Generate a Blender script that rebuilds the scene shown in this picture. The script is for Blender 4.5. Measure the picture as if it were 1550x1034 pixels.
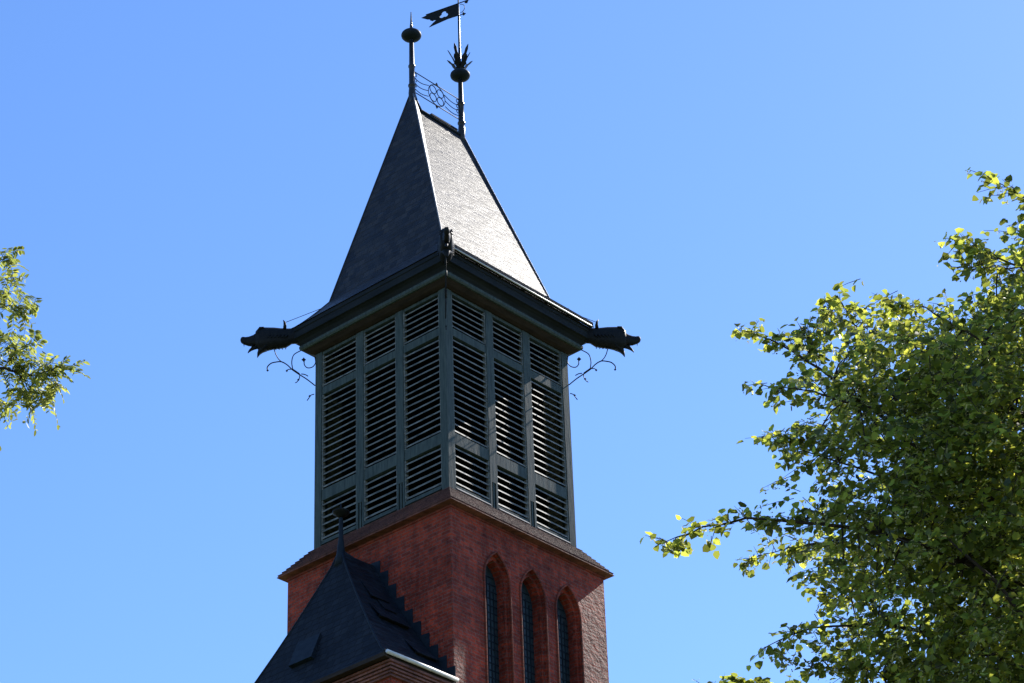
import bpy, bmesh, math, random
import numpy as np
from mathutils import Vector, Matrix
C = bpy.context.scene
R = math.radians
for o in list(bpy.data.objects): bpy.data.objects.remove(o)

# ---------------------------------------------------------------- camera
GZ = 27.3                                   # height of the belfry foot above the ground
F, PW = 4000.0, 1550.0
CAM = Vector((-35.289, -32.749, -25.719 + GZ))
RT = Vector((0.6722933744, -0.7396354933, -0.0309992837))
UP = Vector((-0.3658485207, -0.3683595404, 0.8546731005))
FW = Vector((0.6435654423, 0.5632500207, 0.5182402295))
cam = bpy.data.cameras.new('camera'); co = bpy.data.objects.new('camera', cam)
C.collection.objects.link(co)
m = Matrix((RT, UP, -FW)).transposed().to_4x4(); m.translation = CAM
co.matrix_world = m
cam.sensor_width = 36; cam.lens = F / PW * 36
cam.clip_start = .5; cam.clip_end = 6000
C.camera = co

# ---------------------------------------------------------------- light
SUN = Vector((1.0, -0.045, 0.88)).normalized()
el = math.asin(SUN.z); az = math.atan2(SUN.y, SUN.x)
w = bpy.data.worlds.new('World'); C.world = w; w.use_nodes = True
nt = w.node_tree; bg = nt.nodes['Background']
sk = nt.nodes.new('ShaderNodeTexSky'); sk.sky_type = 'NISHITA'; sk.sun_disc = False
sk.sun_elevation = el; sk.sun_rotation = R(90) - az
sk.air_density = 0.9; sk.dust_density = 0.15; sk.ozone_density = 3.0
hs = nt.nodes.new('ShaderNodeHueSaturation'); hs.inputs['Saturation'].default_value = 1.16
tn = nt.nodes.new('ShaderNodeMix'); tn.data_type = 'RGBA'; tn.blend_type = 'MULTIPLY'; tn.inputs[0].default_value = 1; tn.inputs[7].default_value = (.97, .915, 1, 1)
nt.links.new(sk.outputs[0], hs.inputs['Color']); nt.links.new(hs.outputs[0], tn.inputs[6]); nt.links.new(tn.outputs[2], bg.inputs[0])
bg.inputs[1].default_value = 0.15
sl = bpy.data.lights.new('sun', 'SUN'); sl.energy = 5; sl.angle = R(.5); sl.color = (1, .95, .87)
so = bpy.data.objects.new('sun', sl); C.collection.objects.link(so)
so.rotation_euler = (-SUN).to_track_quat('-Z', 'Y').to_euler(); so.location = (0, 0, 60)
C.view_settings.view_transform = 'Standard'; C.view_settings.look = 'None'
C.view_settings.exposure = 0.8; C.view_settings.gamma = 1
C.cycles.max_bounces = 8; C.cycles.transmission_bounces = 4; C.cycles.diffuse_bounces = 3

# ---------------------------------------------------------------- materials
def mat(name, col, rough=.6, spec=.5, metal=0):
    m = bpy.data.materials.new(name); m.use_nodes = True
    b = m.node_tree.nodes['Principled BSDF']
    b.inputs['Base Color'].default_value = (*col, 1); b.inputs['Roughness'].default_value = rough
    b.inputs['Specular IOR Level'].default_value = spec; b.inputs['Metallic'].default_value = metal
    return m, m.node_tree, b
def N(t, ty, **k):
    n = t.nodes.new(ty)
    for a, v in k.items():
        if hasattr(n, a): setattr(n, a, v)
        else: n.inputs[a.replace('_', ' ')].default_value = v
    return n
def ramp(t, fac, stops):
    r = t.nodes.new('ShaderNodeValToRGB'); cr = r.color_ramp
    while len(cr.elements) < len(stops): cr.elements.new(.5)
    for e, (p, c) in zip(cr.elements, stops): e.position = p; e.color = (*c, 1)
    t.links.new(fac, r.inputs[0]); return r
def noise(t, vec, scale, detail=4, rough=.6):
    n = N(t, 'ShaderNodeTexNoise'); n.inputs['Scale'].default_value = scale
    n.inputs['Detail'].default_value = detail; n.inputs['Roughness'].default_value = rough
    if vec is not None: t.links.new(vec, n.inputs['Vector'])
    return n
def wallcoord(t):                            # u = x + y, v = z : both wall directions of an axis aligned building
    tc = N(t, 'ShaderNodeTexCoord'); s = N(t, 'ShaderNodeSeparateXYZ'); t.links.new(tc.outputs['Object'], s.inputs[0])
    a = N(t, 'ShaderNodeMath', operation='ADD'); t.links.new(s.outputs[0], a.inputs[0]); t.links.new(s.outputs[1], a.inputs[1])
    c = N(t, 'ShaderNodeCombineXYZ'); t.links.new(a.outputs[0], c.inputs[0]); t.links.new(s.outputs[2], c.inputs[1])
    return c.outputs[0], tc.outputs['Object']
def mixc(t, f, a, b, blend='MIX'):
    n = N(t, 'ShaderNodeMix', data_type='RGBA', blend_type=blend)
    for s, v in ((0, f), (6, a), (7, b)):
        if isinstance(v, (int, float)): n.inputs[s].default_value = v
        elif isinstance(v, tuple): n.inputs[s].default_value = (*v, 1)
        else: t.links.new(v, n.inputs[s])
    return n.outputs[2]
def bump(t, b, h, strength, dist, prev=None):
    n = N(t, 'ShaderNodeBump'); n.inputs['Strength'].default_value = strength; n.inputs['Distance'].default_value = dist
    t.links.new(h, n.inputs['Height'])
    if prev: t.links.new(prev, n.inputs['Normal'])
    t.links.new(n.outputs[0], b.inputs['Normal']); return n.outputs[0]

def brick_mat(name, c1, c2, mortar, dapple=1.0):
    m, t, b = mat(name, c1, .68, .13)
    uv, ob = wallcoord(t)
    br = N(t, 'ShaderNodeTexBrick'); t.links.new(uv, br.inputs['Vector'])
    br.inputs['Color1'].default_value = (*c1, 1); br.inputs['Color2'].default_value = (*c2, 1)
    br.inputs['Mortar'].default_value = (*mortar, 1); br.inputs['Scale'].default_value = 1
    br.inputs['Brick Width'].default_value = .25; br.inputs['Row Height'].default_value = .078
    br.inputs['Mortar Size'].default_value = .009; br.inputs['Mortar Smooth'].default_value = .3
    br.inputs['Bias'].default_value = -.1
    n1 = noise(t, ob, .9, 6, .65); n2 = noise(t, ob, 7, 5, .7)
    r1 = ramp(t, n1.outputs[0], [(.3, (.55, .52, .52)), (.55, (1, 1, 1)), (.75, (1.35, 1.15, 1.05))])
    r2 = ramp(t, n2.outputs[0], [(.3, (.62, .62, .68)), (.5, (1, 1, 1)), (.7, (1.3, 1.2, 1.15))])
    c = mixc(t, 1., br.outputs[0], r1.outputs[0], 'MULTIPLY'); c = mixc(t, 1., c, r2.outputs[0], 'MULTIPLY')
    mp2 = N(t, 'ShaderNodeMapping'); mp2.inputs['Scale'].default_value = (2.6, .35, 1); t.links.new(uv, mp2.inputs[0])
    n4 = noise(t, mp2.outputs[0], 1.5, 4, .6); r4 = ramp(t, n4.outputs[0], [(.36, (.50, .50, .54)), (.50, (1, 1, 1))])   # soot and run-off stains
    c = mixc(t, .55, c, r4.outputs[0], 'MULTIPLY')
    t.links.new(c, b.inputs['Base Color'])
    inv = N(t, 'ShaderNodeMath', operation='SUBTRACT'); inv.inputs[0].default_value = 1; t.links.new(br.outputs['Fac'], inv.inputs[1])
    p = bump(t, b, inv.outputs[0], .5, .008)
    n3 = noise(t, ob, 7.5, 5, .65)
    bump(t, b, n3.outputs[0], 1., .19 * dapple, p)
    return m
M = {}
M['brick'] = brick_mat('red_brick', (.47, .070, .034), (.23, .042, .027), (.23, .115, .09))
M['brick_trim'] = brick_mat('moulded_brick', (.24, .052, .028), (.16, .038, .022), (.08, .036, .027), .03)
M['brick_pale'] = brick_mat('pale_brick', (.24, .10, .07), (.17, .07, .05), (.10, .05, .04), .08)

def slate_mat(name, c1, c2, rough):
    m, t, b = mat(name, c1, rough, .20 if rough < .5 else .1)
    uv, ob = wallcoord(t)
    br = N(t, 'ShaderNodeTexBrick'); t.links.new(uv, br.inputs['Vector'])
    br.inputs['Color1'].default_value = (*c1, 1); br.inputs['Color2'].default_value = (*c2, 1)
    br.inputs['Mortar'].default_value = (c1[0]*.3, c1[1]*.3, c1[2]*.3, 1); br.inputs['Scale'].default_value = 1
    br.inputs['Brick Width'].default_value = .20; br.inputs['Row Height'].default_value = .15
    br.inputs['Mortar Size'].default_value = .010; br.inputs['Mortar Smooth'].default_value = .2
    n1 = noise(t, ob, 1.3, 6, .6)
    mp = N(t, 'ShaderNodeMapping'); mp.inputs['Scale'].default_value = (1.2, 9, 1); t.links.new(uv, mp.inputs[0])
    n2 = noise(t, mp.outputs[0], 1.6, 5, .65)
    r1 = ramp(t, n1.outputs[0], [(.3, (.7, .7, .72)), (.7, (1.25, 1.22, 1.2))])
    r2 = ramp(t, n2.outputs[0], [(.34, (.55, .55, .57)), (.5, (1, 1, 1)), (.72, (1.35, 1.33, 1.3))])
    c = mixc(t, 1., br.outputs[0], r1.outputs[0], 'MULTIPLY'); c = mixc(t, 1., c, r2.outputs[0], 'MULTIPLY')
    t.links.new(c, b.inputs['Base Color'])
    rr = N(t, 'ShaderNodeMapRange'); t.links.new(n2.outputs[0], rr.inputs[0])
    rr.inputs[1].default_value = .35; rr.inputs[2].default_value = .65; rr.inputs[3].default_value = rough - .10; rr.inputs[4].default_value = rough + .22
    t.links.new(rr.outputs[0], b.inputs['Roughness'])
    # each course laps the next : saw tooth height along the slope
    s = N(t, 'ShaderNodeSeparateXYZ'); t.links.new(uv, s.inputs[0])
    d = N(t, 'ShaderNodeMath', operation='DIVIDE'); t.links.new(s.outputs[1], d.inputs[0]); d.inputs[1].default_value = .15
    fr = N(t, 'ShaderNodeMath', operation='FRACT'); t.links.new(d.outputs[0], fr.inputs[0])
    sb = N(t, 'ShaderNodeMath', operation='SUBTRACT'); sb.inputs[0].default_value = 1; t.links.new(fr.outputs[0], sb.inputs[1])
    p = bump(t, b, sb.outputs[0], .5, .016)
    inv = N(t, 'ShaderNodeMath', operation='SUBTRACT'); inv.inputs[0].default_value = 1; t.links.new(br.outputs['Fac'], inv.inputs[1])
    p = bump(t, b, inv.outputs[0], .5, .008, p)
    bump(t, b, n2.outputs[0], .4, .05, p)
    return m
M['slate'] = slate_mat('weathered_slate', (.034, .031, .029), (.009, .009, .010), .40)
M['slate_dark'] = slate_mat('dark_slate', (.017, .022, .030), (.009, .013, .020), .6)

def rough_mat(name, c1, c2, rough, scale, stretch=(1, 1, 1), spec=.5, metal=0, bs=.2, bd=.01):
    m, t, b = mat(name, c1, rough, spec, metal)
    tc = N(t, 'ShaderNodeTexCoord'); mp = N(t, 'ShaderNodeMapping'); mp.inputs['Scale'].default_value = stretch
    t.links.new(tc.outputs['Object'], mp.inputs[0])
    n = noise(t, mp.outputs[0], scale, 6, .65)
    r = ramp(t, n.outputs[0], [(.32, c1), (.68, c2)]); t.links.new(r.outputs[0], b.inputs['Base Color'])
    bump(t, b, n.outputs[0], bs, bd); return m
M['paint'] = rough_mat('weathered_blue_grey_paint', (.030, .043, .041), (.072, .094, .086), .6, 3.2, (5, 5, .6), .12, 0, .3, .012)
M['slat'] = rough_mat('weathered_grey_slats', (.046, .054, .049), (.25, .25, .22), .5, 5, (1, 1, 3), .2, 0, .3, .01)
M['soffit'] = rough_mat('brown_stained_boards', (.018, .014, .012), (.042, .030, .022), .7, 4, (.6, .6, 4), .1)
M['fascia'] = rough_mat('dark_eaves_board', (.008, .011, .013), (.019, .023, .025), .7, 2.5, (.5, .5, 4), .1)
M['dark'] = rough_mat('dark_recess_fill', (.010, .010, .011), (.020, .019, .018), .9, 3, (1, 1, 1), .1)
M['iron'] = rough_mat('black_wrought_iron', (.006, .007, .008), (.014, .015, .015), .55, 14, (1, 1, 1), .12)
M['lead'] = rough_mat('lead_sheet', (.012, .014, .016), (.030, .032, .034), .30, 5, (1, 1, 2), .25)
M['lead_dark'] = rough_mat('dark_lead_sheet', (.008, .013, .020), (.018, .026, .036), .55, 5, (1, 1, 2), .1)
M['zinc'] = rough_mat('pale_zinc', (.50, .49, .46), (.70, .69, .66), .4, 6, (1, 1, 1), .6)
M['flash'] = rough_mat('dull_sill_flashing', (.12, .12, .12), (.20, .20, .20), .45, 6, (1, 1, 1), .4)
M['glass'] = rough_mat('dark_leaded_glass', (.006, .016, .022), (.018, .042, .050), .3, 9, (1, 1, 1), .5, 0, .5, .02)
M['ground'] = rough_mat('grass_ground', (.05, .075, .022), (.11, .12, .05), .9, .6, (1, 1, 1), .2)
M['paving'] = rough_mat('paving_stone', (.22, .20, .17), (.33, .30, .26), .85, 2, (1, 1, 1), .3)
M['bark'] = rough_mat('bark', (.035, .028, .022), (.10, .082, .065), .9, 6, (1, 1, .25), .2, 0, .7, .05)
M['twig'] = rough_mat('twig_bark', (.030, .022, .018), (.07, .05, .04), .8, 12, (1, 1, 1), .2)
M['feather'] = rough_mat('dark_feathers', (.02, .02, .02), (.04, .035, .03), .7, 20)

def leaf_mat(name, dark, light, trans, tmix=.45, rough=.42):
    m = bpy.data.materials.new(name); m.use_nodes = True; t = m.node_tree
    b = t.nodes['Principled BSDF']; out = t.nodes['Material Output']
    g = N(t, 'ShaderNodeNewGeometry')
    r = ramp(t, g.outputs['Random Per Island'], [(0, dark), (.75, light), (1, (light[0]*1.5, light[1]*1.3, light[2]))])
    t.links.new(r.outputs[0], b.inputs['Base Color']); b.inputs['Roughness'].default_value = rough
    b.inputs['Specular IOR Level'].default_value = .4
    tr = N(t, 'ShaderNodeBsdfTranslucent')
    r2 = ramp(t, g.outputs['Random Per Island'], [(0, tuple(x*.22 for x in trans)), (.45, tuple(x*.6 for x in trans)), (.72, trans), (1, (trans[0]*1.3, trans[1]*1.15, trans[2]))])
    t.links.new(r2.outputs[0], tr.inputs[0])
    mx = N(t, 'ShaderNodeMixShader'); mx.inputs[0].default_value = tmix
    t.links.new(b.outputs[0], mx.inputs[1]); t.links.new(tr.outputs[0], mx.inputs[2]); t.links.new(mx.outputs[0], out.inputs[0])
    return m
M['linden'] = leaf_mat('broad_leaf', (.008, .028, .012), (.028, .052, .014), (.78, .86, .12), .46, .34)
M['bract'] = leaf_mat('pale_bract', (.40, .42, .20), (.62, .60, .34), (.75, .75, .38), .5)
M['pinnate'] = leaf_mat('feathery_leaf', (.09, .13, .03), (.20, .23, .07), (.60, .66, .13))

# ---------------------------------------------------------------- mesh helpers
class MB:
    def __init__(s): s.v = []; s.f = []; s.sm = []
    def add(s, vs, fs, smooth=False):
        o = len(s.v); s.v += [tuple(v) for v in vs]; s.f += [tuple(i + o for i in f) for f in fs]; s.sm += [smooth] * len(fs)
    def box(s, x0, x1, y0, y1, z0, z1):
        s.add([(x, y, z) for z in (z0, z1) for x, y in ((x0, y0), (x1, y0), (x1, y1), (x0, y1))],
              [(3, 2, 1, 0), (4, 5, 6, 7), (0, 1, 5, 4), (1, 2, 6, 5), (2, 3, 7, 6), (3, 0, 4, 7)])
    def bar(s, a, b, w, h, up=(0, 0, 1)):
        a = Vector(a); b = Vector(b); d = (b - a).normalized(); sd = d.cross(Vector(up)).normalized() * w / 2; u = sd.cross(d).normalized() * h / 2
        vs = [p + i * sd + j * u for p in (a, b) for i, j in ((-1, -1), (1, -1), (1, 1), (-1, 1))]
        s.add(vs, [(0, 1, 2, 3), (7, 6, 5, 4), (0, 4, 5, 1), (1, 5, 6, 2), (2, 6, 7, 3), (3, 7, 4, 0)])
    def loft(s, rings, cap=True, smooth=True, closed=True):
        n = len(rings[0]); vs = [p for r in rings for p in r]; fs = []
        for i in range(len(rings) - 1):
            for j in range(n if closed else n - 1):
                k = (j + 1) % n; fs.append((i*n + j, i*n + k, (i+1)*n + k, (i+1)*n + j))
        if cap: fs.append(tuple(range(n))[::-1]); fs.append(tuple((len(rings)-1)*n + j for j in range(n)))
        s.add(vs, fs, smooth)
    def tube(s, pts, rad, seg=6, smooth=True):
        pts = [Vector(p) for p in pts]; rings = []; n = len(pts)
        rads = rad if isinstance(rad, (list, tuple)) else [rad] * n
        ref = None
        for i, p in enumerate(pts):
            d = (pts[min(i+1, n-1)] - pts[max(i-1, 0)]).normalized()
            if ref is None: ref = d.orthogonal().normalized()
            ref = (ref - d * ref.dot(d)); ref = ref.normalized() if ref.length > 1e-6 else d.orthogonal().normalized()
            q = d.cross(ref)
            rings.append([p + (ref * math.cos(a) + q * math.sin(a)) * rads[i] for a in [2*math.pi*k/seg for k in range(seg)]])
        s.loft(rings, True, smooth)
    def lathe(s, cx, cy, prof, seg=20):
        s.loft([[(cx + r*math.cos(a), cy + r*math.sin(a), z) for a in [2*math.pi*k/seg for k in range(seg)]] for r, z in prof], True, True)
    def prism(s, poly, fn, t0, t1):           # poly of 2-D points, fn(u, v, t) -> 3-D
        n = len(poly); vs = [fn(u, v, t0) for u, v in poly] + [fn(u, v, t1) for u, v in poly]
        s.add(vs, [tuple(range(n)), tuple(range(2*n-1, n-1, -1))] + [(i, i+n, (i+1) % n + n, (i+1) % n) for i in range(n)])
    def build(s, name, material, parent=None, org=(0, 0, 0), label=None, tri=False):
        me = bpy.data.meshes.new(name)
        O = Vector(org)
        me.from_pydata([tuple(Vector(v) - O) for v in s.v], [], s.f)
        bm = bmesh.new(); bm.from_mesh(me)
        bmesh.ops.recalc_face_normals(bm, faces=bm.faces)
        if tri: bmesh.ops.triangulate(bm, faces=[f for f in bm.faces if len(f.verts) > 4])
        bm.to_mesh(me); bm.free()
        if not tri: me.polygons.foreach_set('use_smooth', s.sm)
        me.materials.append(material)
        o = bpy.data.objects.new(name, me); C.collection.objects.link(o)
        if parent: o.parent = parent
        if label: o['label'] = label
        return o
def tag(o, label, cat, group=None):
    o['label'] = label; o['category'] = cat
    if group: o['group'] = group
def empty(name, loc, label, cat, group=None):
    o = bpy.data.objects.new(name, None); C.collection.objects.link(o); o.location = loc; o.empty_display_size = .5
    tag(o, label, cat, group); return o

# ---------------------------------------------------------------- ground
g = MB(); g.add([(-3000, -3000, 0), (3000, -3000, 0), (3000, 3000, 0), (-3000, 3000, 0)], [(0, 1, 2, 3)])
o = g.build('ground', M['ground']); o['kind'] = 'structure'
g = MB(); g.add([(-9, -12, .01), (9, -12, .01), (9, 12, .01), (-9, 12, .01)], [(0, 1, 2, 3)])
o = g.build('paving', M['paving']); o['kind'] = 'structure'

# ================================================================ the tower
# all tower shapes are written with z = 0 at the belfry foot; TORG moves them under the Empty at the tower's base
TORG = (2, 2, -GZ)
tower = empty('church_tower', (2, 2, 0), 'tall red brick church tower with louvred blue grey belfry and steep slate roof', 'church tower')
def T(mb, name, m_, parent=None, label=None, tri=False):
    if parent is None: return mb.build(name, M[m_], tower, TORG, label, tri)
    return mb.build(name, M[m_], parent, TORG, label, tri)
OB = .386                                     # brick shaft stands this far outside the belfry
A0, A1 = -OB, 4 + OB
ZB = -.70
# --- shaft with three lancets in the right-hand wall
def lancet(cx, hw, zap, zbot, rise=1.75, n=10):
    # pointed arch: two arcs meeting at the apex
    h = hw * rise; zs = zap - h; pts = [(cx - hw, zbot), (cx + hw, zbot), (cx + hw, zs)]
    r = (hw*hw + h*h) / (2*hw); c = cx + hw - r
    a1 = math.atan2(h, cx - c)
    for i in range(1, n): a = a1 * i / n; pts.append((c + r*math.cos(a), zs + r*math.sin(a)))
    pts.append((cx, zap))
    for i in range(n-1, 0, -1): a = a1 * i / n; pts.append((2*cx - c - r*math.cos(a), zs + r*math.sin(a)))
    pts.append((cx - hw, zs)); return pts
WIN = [(.955, -1.40), (2.05, -1.40), (3.155, -1.40)]
ZWB = -9.0
def plate(name, outer, holes, y0, y1, m_, parent=None, org=TORG):
    cu = bpy.data.curves.new(name, 'CURVE'); cu.dimensions = '2D'; cu.fill_mode = 'BOTH'
    for poly in [outer] + holes:
        sp = cu.splines.new('POLY'); sp.points.add(len(poly) - 1)
        for p, (u, v) in zip(sp.points, poly): p.co = (u, v, 0, 1)
        sp.use_cyclic_u = True
    cu.extrude = (y1 - y0) / 2
    tmp = bpy.data.objects.new('tmp', cu); C.collection.objects.link(tmp)
    dg = bpy.context.evaluated_depsgraph_get()
    me = bpy.data.meshes.new_from_object(tmp.evaluated_get(dg)); bpy.data.objects.remove(tmp)
    me.name = name
    ym = (y0 + y1) / 2; O = Vector(org)
    for v in me.vertices: v.co = Vector((v.co.x, ym - v.co.z, v.co.y)) - O
    me.materials.clear(); me.materials.append(M[m_])
    for p in me.polygons: p.use_smooth = False
    bm = bmesh.new(); bm.from_mesh(me); bmesh.ops.remove_doubles(bm, verts=bm.verts, dist=1e-5); bmesh.ops.recalc_face_normals(bm, faces=bm.faces); bm.to_mesh(me); bm.free()
    o = bpy.data.objects.new(name, me); C.collection.objects.link(o); o.parent = parent or tower
    return o
Y1, Y2 = A0 + .09, A0 + .36
rect = [(A0, -GZ), (A1, -GZ), (A1, ZB), (A0, ZB)]
plate('brick_wall', rect, [lancet(cx, .375, za + .06, ZWB - .05) for cx, za in WIN], A0, Y1, 'brick')
plate('brick_wall', rect, [lancet(cx, .315, za - .06, ZWB) for cx, za in WIN], Y1, Y2, 'brick')
b = MB()
b.box(A0, A1, Y2, A1, -GZ, ZB)
T(b, 'brick_shaft', 'brick')
for cx, za in WIN:
    pl = lancet(cx, .33, za - .04, ZWB - .02)
    b = MB(); b.prism(pl, lambda u, v, t: (u, t, v), A0 + .30, A0 + .33); gl = T(b, 'window', 'glass', tri=True)
    b = MB()
    z = ZWB + .2
    while z < za - .25:
        hw = .31 if z < za - .65 else max(.03, .31 * math.sqrt(max(0, (za - .06 - z) / .6)))
        b.box(cx - hw, cx + hw, A0 + .285, A0 + .30, z, z + .022); z += .16
    for k in (-.2, -.1, 0, .1, .2): b.box(cx + k - .008, cx + k + .008, A0 + .282, A0 + .298, ZWB, za - .35 - abs(k) * 1.2)
    T(b, 'lattice', 'lead_dark', gl)
    # moulded brick order round the opening, rounded and slightly proud of the wall
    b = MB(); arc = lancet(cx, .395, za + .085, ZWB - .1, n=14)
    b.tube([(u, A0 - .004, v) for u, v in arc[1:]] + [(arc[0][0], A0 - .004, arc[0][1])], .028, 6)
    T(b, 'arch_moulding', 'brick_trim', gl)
# --- brick weathering in steps, its drip course and the small soffit below it
b = MB(); n = 8; rw = []
for i in range(n):
    oa = .005 + .52*i/n; ob_ = .005 + .52*(i+1)/n; za = .0 - .63*i/n; zb = .0 - .63*(i+1)/n
    rw += [(oa, za - .002), (ob_ + .022, zb + .012), (ob_ + .022, zb - .008)]
rw[-1] = (.54, -.638); rw.append((.40, -.66))
for (o0, z0), (o1, z1) in zip(rw[:-1], rw[1:]):
    a_, c_ = ([(-o, -o, z), (4 + o, -o, z), (4 + o, 4 + o, z), (-o, 4 + o, z)] for o, z in ((o0, z0), (o1, z1)))
    b.add(a_ + c_, [(i, (i+1) % 4, (i+1) % 4 + 4, i + 4) for i in range(4)])
T(b, 'weathering_course', 'brick_pale')
b = MB(); rw = [(.47, -.632), (.53, -.643), (.555, -.670), (.555, -.680), (.40, -.684)]
for (o0, z0), (o1, z1) in zip(rw[:-1], rw[1:]):
    a_, c_ = ([(-o, -o, z), (4 + o, -o, z), (4 + o, 4 + o, z), (-o, 4 + o, z)] for o, z in ((o0, z0), (o1, z1)))
    b.add(a_ + c_, [(i, (i+1) % 4, (i+1) % 4 + 4, i + 4) for i in range(4)])
T(b, 'drip_course', 'brick_pale')
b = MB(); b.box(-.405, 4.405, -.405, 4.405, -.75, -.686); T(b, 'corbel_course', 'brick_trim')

# --- belfry
# bay layout along a side (distance from a corner)
PO = [(0, .205), (1.285, 1.505), (2.495, 2.715), (3.795, 4.0)]
BAY = [(.205, 1.285), (1.505, 2.495), (2.715, 3.795)]
RL = [(.04, .13), (1.105, 1.373), (3.76, 3.95), (4.80, 4.88)]
def side(k):                                  # (s, depth inwards, z) -> point, for the four sides
    return [lambda s, d, z: (s, d, z), lambda s, d, z: (d, s, z), lambda s, d, z: (s, 4 - d, z), lambda s, d, z: (4 - d, s, z)][k]
def sbox(mb, f, s0, s1, d0, d1, z0, z1):
    mb.add([f(s, d, z) for z in (z0, z1) for s, d in ((s0, d0), (s1, d0), (s1, d1), (s0, d1))],
           [(3, 2, 1, 0), (4, 5, 6, 7), (0, 1, 5, 4), (1, 2, 6, 5), (2, 3, 7, 6), (3, 0, 4, 7)])
b = MB(); b.box(.42, 3.58, .42, 3.58, .02, 4.8); T(b, 'inner_dark_core', 'dark')  # added dark core, stops light passing through the louvres
for cx, cy in ((0, 0), (1, 0), (0, 1), (1, 1)):
    b = MB(); x0, x1 = (0, .2) if cx == 0 else (3.8, 4); y0, y1 = (0, .2) if cy == 0 else (3.8, 4)
    b.box(x0, x1, y0, y1, .5, 4.9)
    # the boards stop short of the foot and show the post behind in strips
    for (a0, a1) in ((0, .045), (.155, .2)):
        fx = (a0, a1) if cx == 0 else (4 - a1, 4 - a0); fy = (a0, a1) if cy == 0 else (4 - a1, 4 - a0)
        b.box(fx[0], fx[1], y0 + .001, y1 - .001, .0, .498); b.box(x0 + .001, x1 - .001, fy[0], fy[1], .0, .498)
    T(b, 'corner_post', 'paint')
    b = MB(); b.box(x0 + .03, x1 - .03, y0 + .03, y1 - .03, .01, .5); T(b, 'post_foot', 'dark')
for k in range(4):
    f = side(k)
    for (s0, s1) in PO[1:3]:
        b = MB(); sbox(b, f, s0, s1, .004, .12, .62, 4.87)
        sbox(b, f, s0, s0 + .05, .004, .12, .0, .618); sbox(b, f, s1 - .05, s1, .004, .12, .0, .618)
        sbox(b, f, s0 + .09, s1 - .09, .01, .12, .0, .618)
        T(b, 'mullion', 'paint')
    for bi, (s0, s1) in enumerate(BAY):
        for zi, (z0, z1) in enumerate(RL):
            b = MB(); sbox(b, f, s0 + .001, s1 - .001, .018, .13, z0, z1)
            T(b, 'sill_rail' if zi == 0 else 'rail', 'paint')
        b = MB(); va = [(-.03, .012), (-.03, .026), (.04, .10), (.06, .10), (.06, .012)]; b.add([f(s0 + .02, *q) for q in va] + [f(s1 - .02, *q) for q in va], [(0, 1, 2, 3, 4), (9, 8, 7, 6, 5)] + [(i, i + 5, (i+1) % 5 + 5, (i+1) % 5) for i in range(5)]); T(b, 'sill_flashing', 'flash' if k in (0, 2) else 'paint')  # left-face sills take darker paint to stand for their shade
        for j in range(3):
            zb, zt = RL[j][1], RL[j+1][0]
            cnt = (6, 15, 6)[j]; p = (zt - zb) / cnt
            b = MB(); rnd = random.Random(k*31 + bi*7 + j)
            for i in range(cnt):
                z = zb + p * (i + .5) + rnd.uniform(-.006, .006) - .03; tl = rnd.uniform(-.009, .009)
                # section: bevelled nose facing out and up, board rising inwards
                sec = [(.028, z - .006), (.033, z + .026), (.058, z + .052), (.225, z + .185), (.235, z + .166), (.055, z + .008)]
                va = [f(s0 + .002, d, zz + tl) for d, zz in sec]; vb = [f(s1 - .002, d, zz - tl) for d, zz in sec]
                nn = len(sec)
                b.add(va + vb, [tuple(range(nn)), tuple(range(2*nn-1, nn-1, -1))] + [(q, q+nn, (q+1) % nn + nn, (q+1) % nn) for q in range(nn)])
            sbox(b, f, s0 + .0005, s0 + .028, .022, .1, zb + .001, zt - .001)
            sbox(b, f, s1 - .028, s1 - .0005, .022, .1, zb + .001, zt - .001)
            T(b, 'louvre_panel', 'slat')

# --- eaves
def ringrow(o, z): return [(-o, -o, z), (4 + o, -o, z), (4 + o, 4 + o, z), (-o, 4 + o, z)]
def skin(rows, name, m_, parent=None, mb=None):
    b = mb or MB()
    for (o0, z0), (o1, z1) in zip(rows[:-1], rows[1:]):
        a, c = ringrow(o0, z0), ringrow(o1, z1)
        b.add(a + c, [(i, (i+1) % 4, (i+1) % 4 + 4, i + 4) for i in range(4)])
    return T(b, name, m_, parent)
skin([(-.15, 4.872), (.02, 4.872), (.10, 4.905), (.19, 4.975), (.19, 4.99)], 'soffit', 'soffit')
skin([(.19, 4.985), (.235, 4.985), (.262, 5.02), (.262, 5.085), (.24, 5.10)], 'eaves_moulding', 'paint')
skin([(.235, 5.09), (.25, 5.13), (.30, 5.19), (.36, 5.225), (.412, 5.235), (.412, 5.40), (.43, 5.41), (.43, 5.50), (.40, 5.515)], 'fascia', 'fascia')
# --- roof: flared skirt and steep slopes up to a short ridge
XA, XB, ZR, ZK, BK = 1.158, 2.859, 11.34, 6.275, .215
def quad(b, *p): b.add(p, [tuple(range(len(p)))])
E0, EZ = -.445, 5.52
def corner(o): return [(o, o), (4 - o, o), (4 - o, 4 - o), (o, 4 - o)]
b = MB()
rows = []                                     # concave flare between eave and break
for i in range(7):
    t = i / 6; o_ = E0 + (BK - E0) * (1 - (1 - t) ** 1.0 * 1.0); z_ = EZ + (ZK - EZ) * (t ** 1.25)
    rows.append([(x, y, z_) for x, y in corner(o_)])
for r0, r1 in zip(rows[:-1], rows[1:]):
    for i in range(4): j = (i + 1) % 4; quad(b, r0[i], r0[j], r1[j], r1[i])
kc = rows[-1]
PA, PB, RA, RB = (XA, 2, 11.86), (XB, 2, 11.46), (XA + .26, 2, ZR), (XB - .07, 2, ZR)
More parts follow.
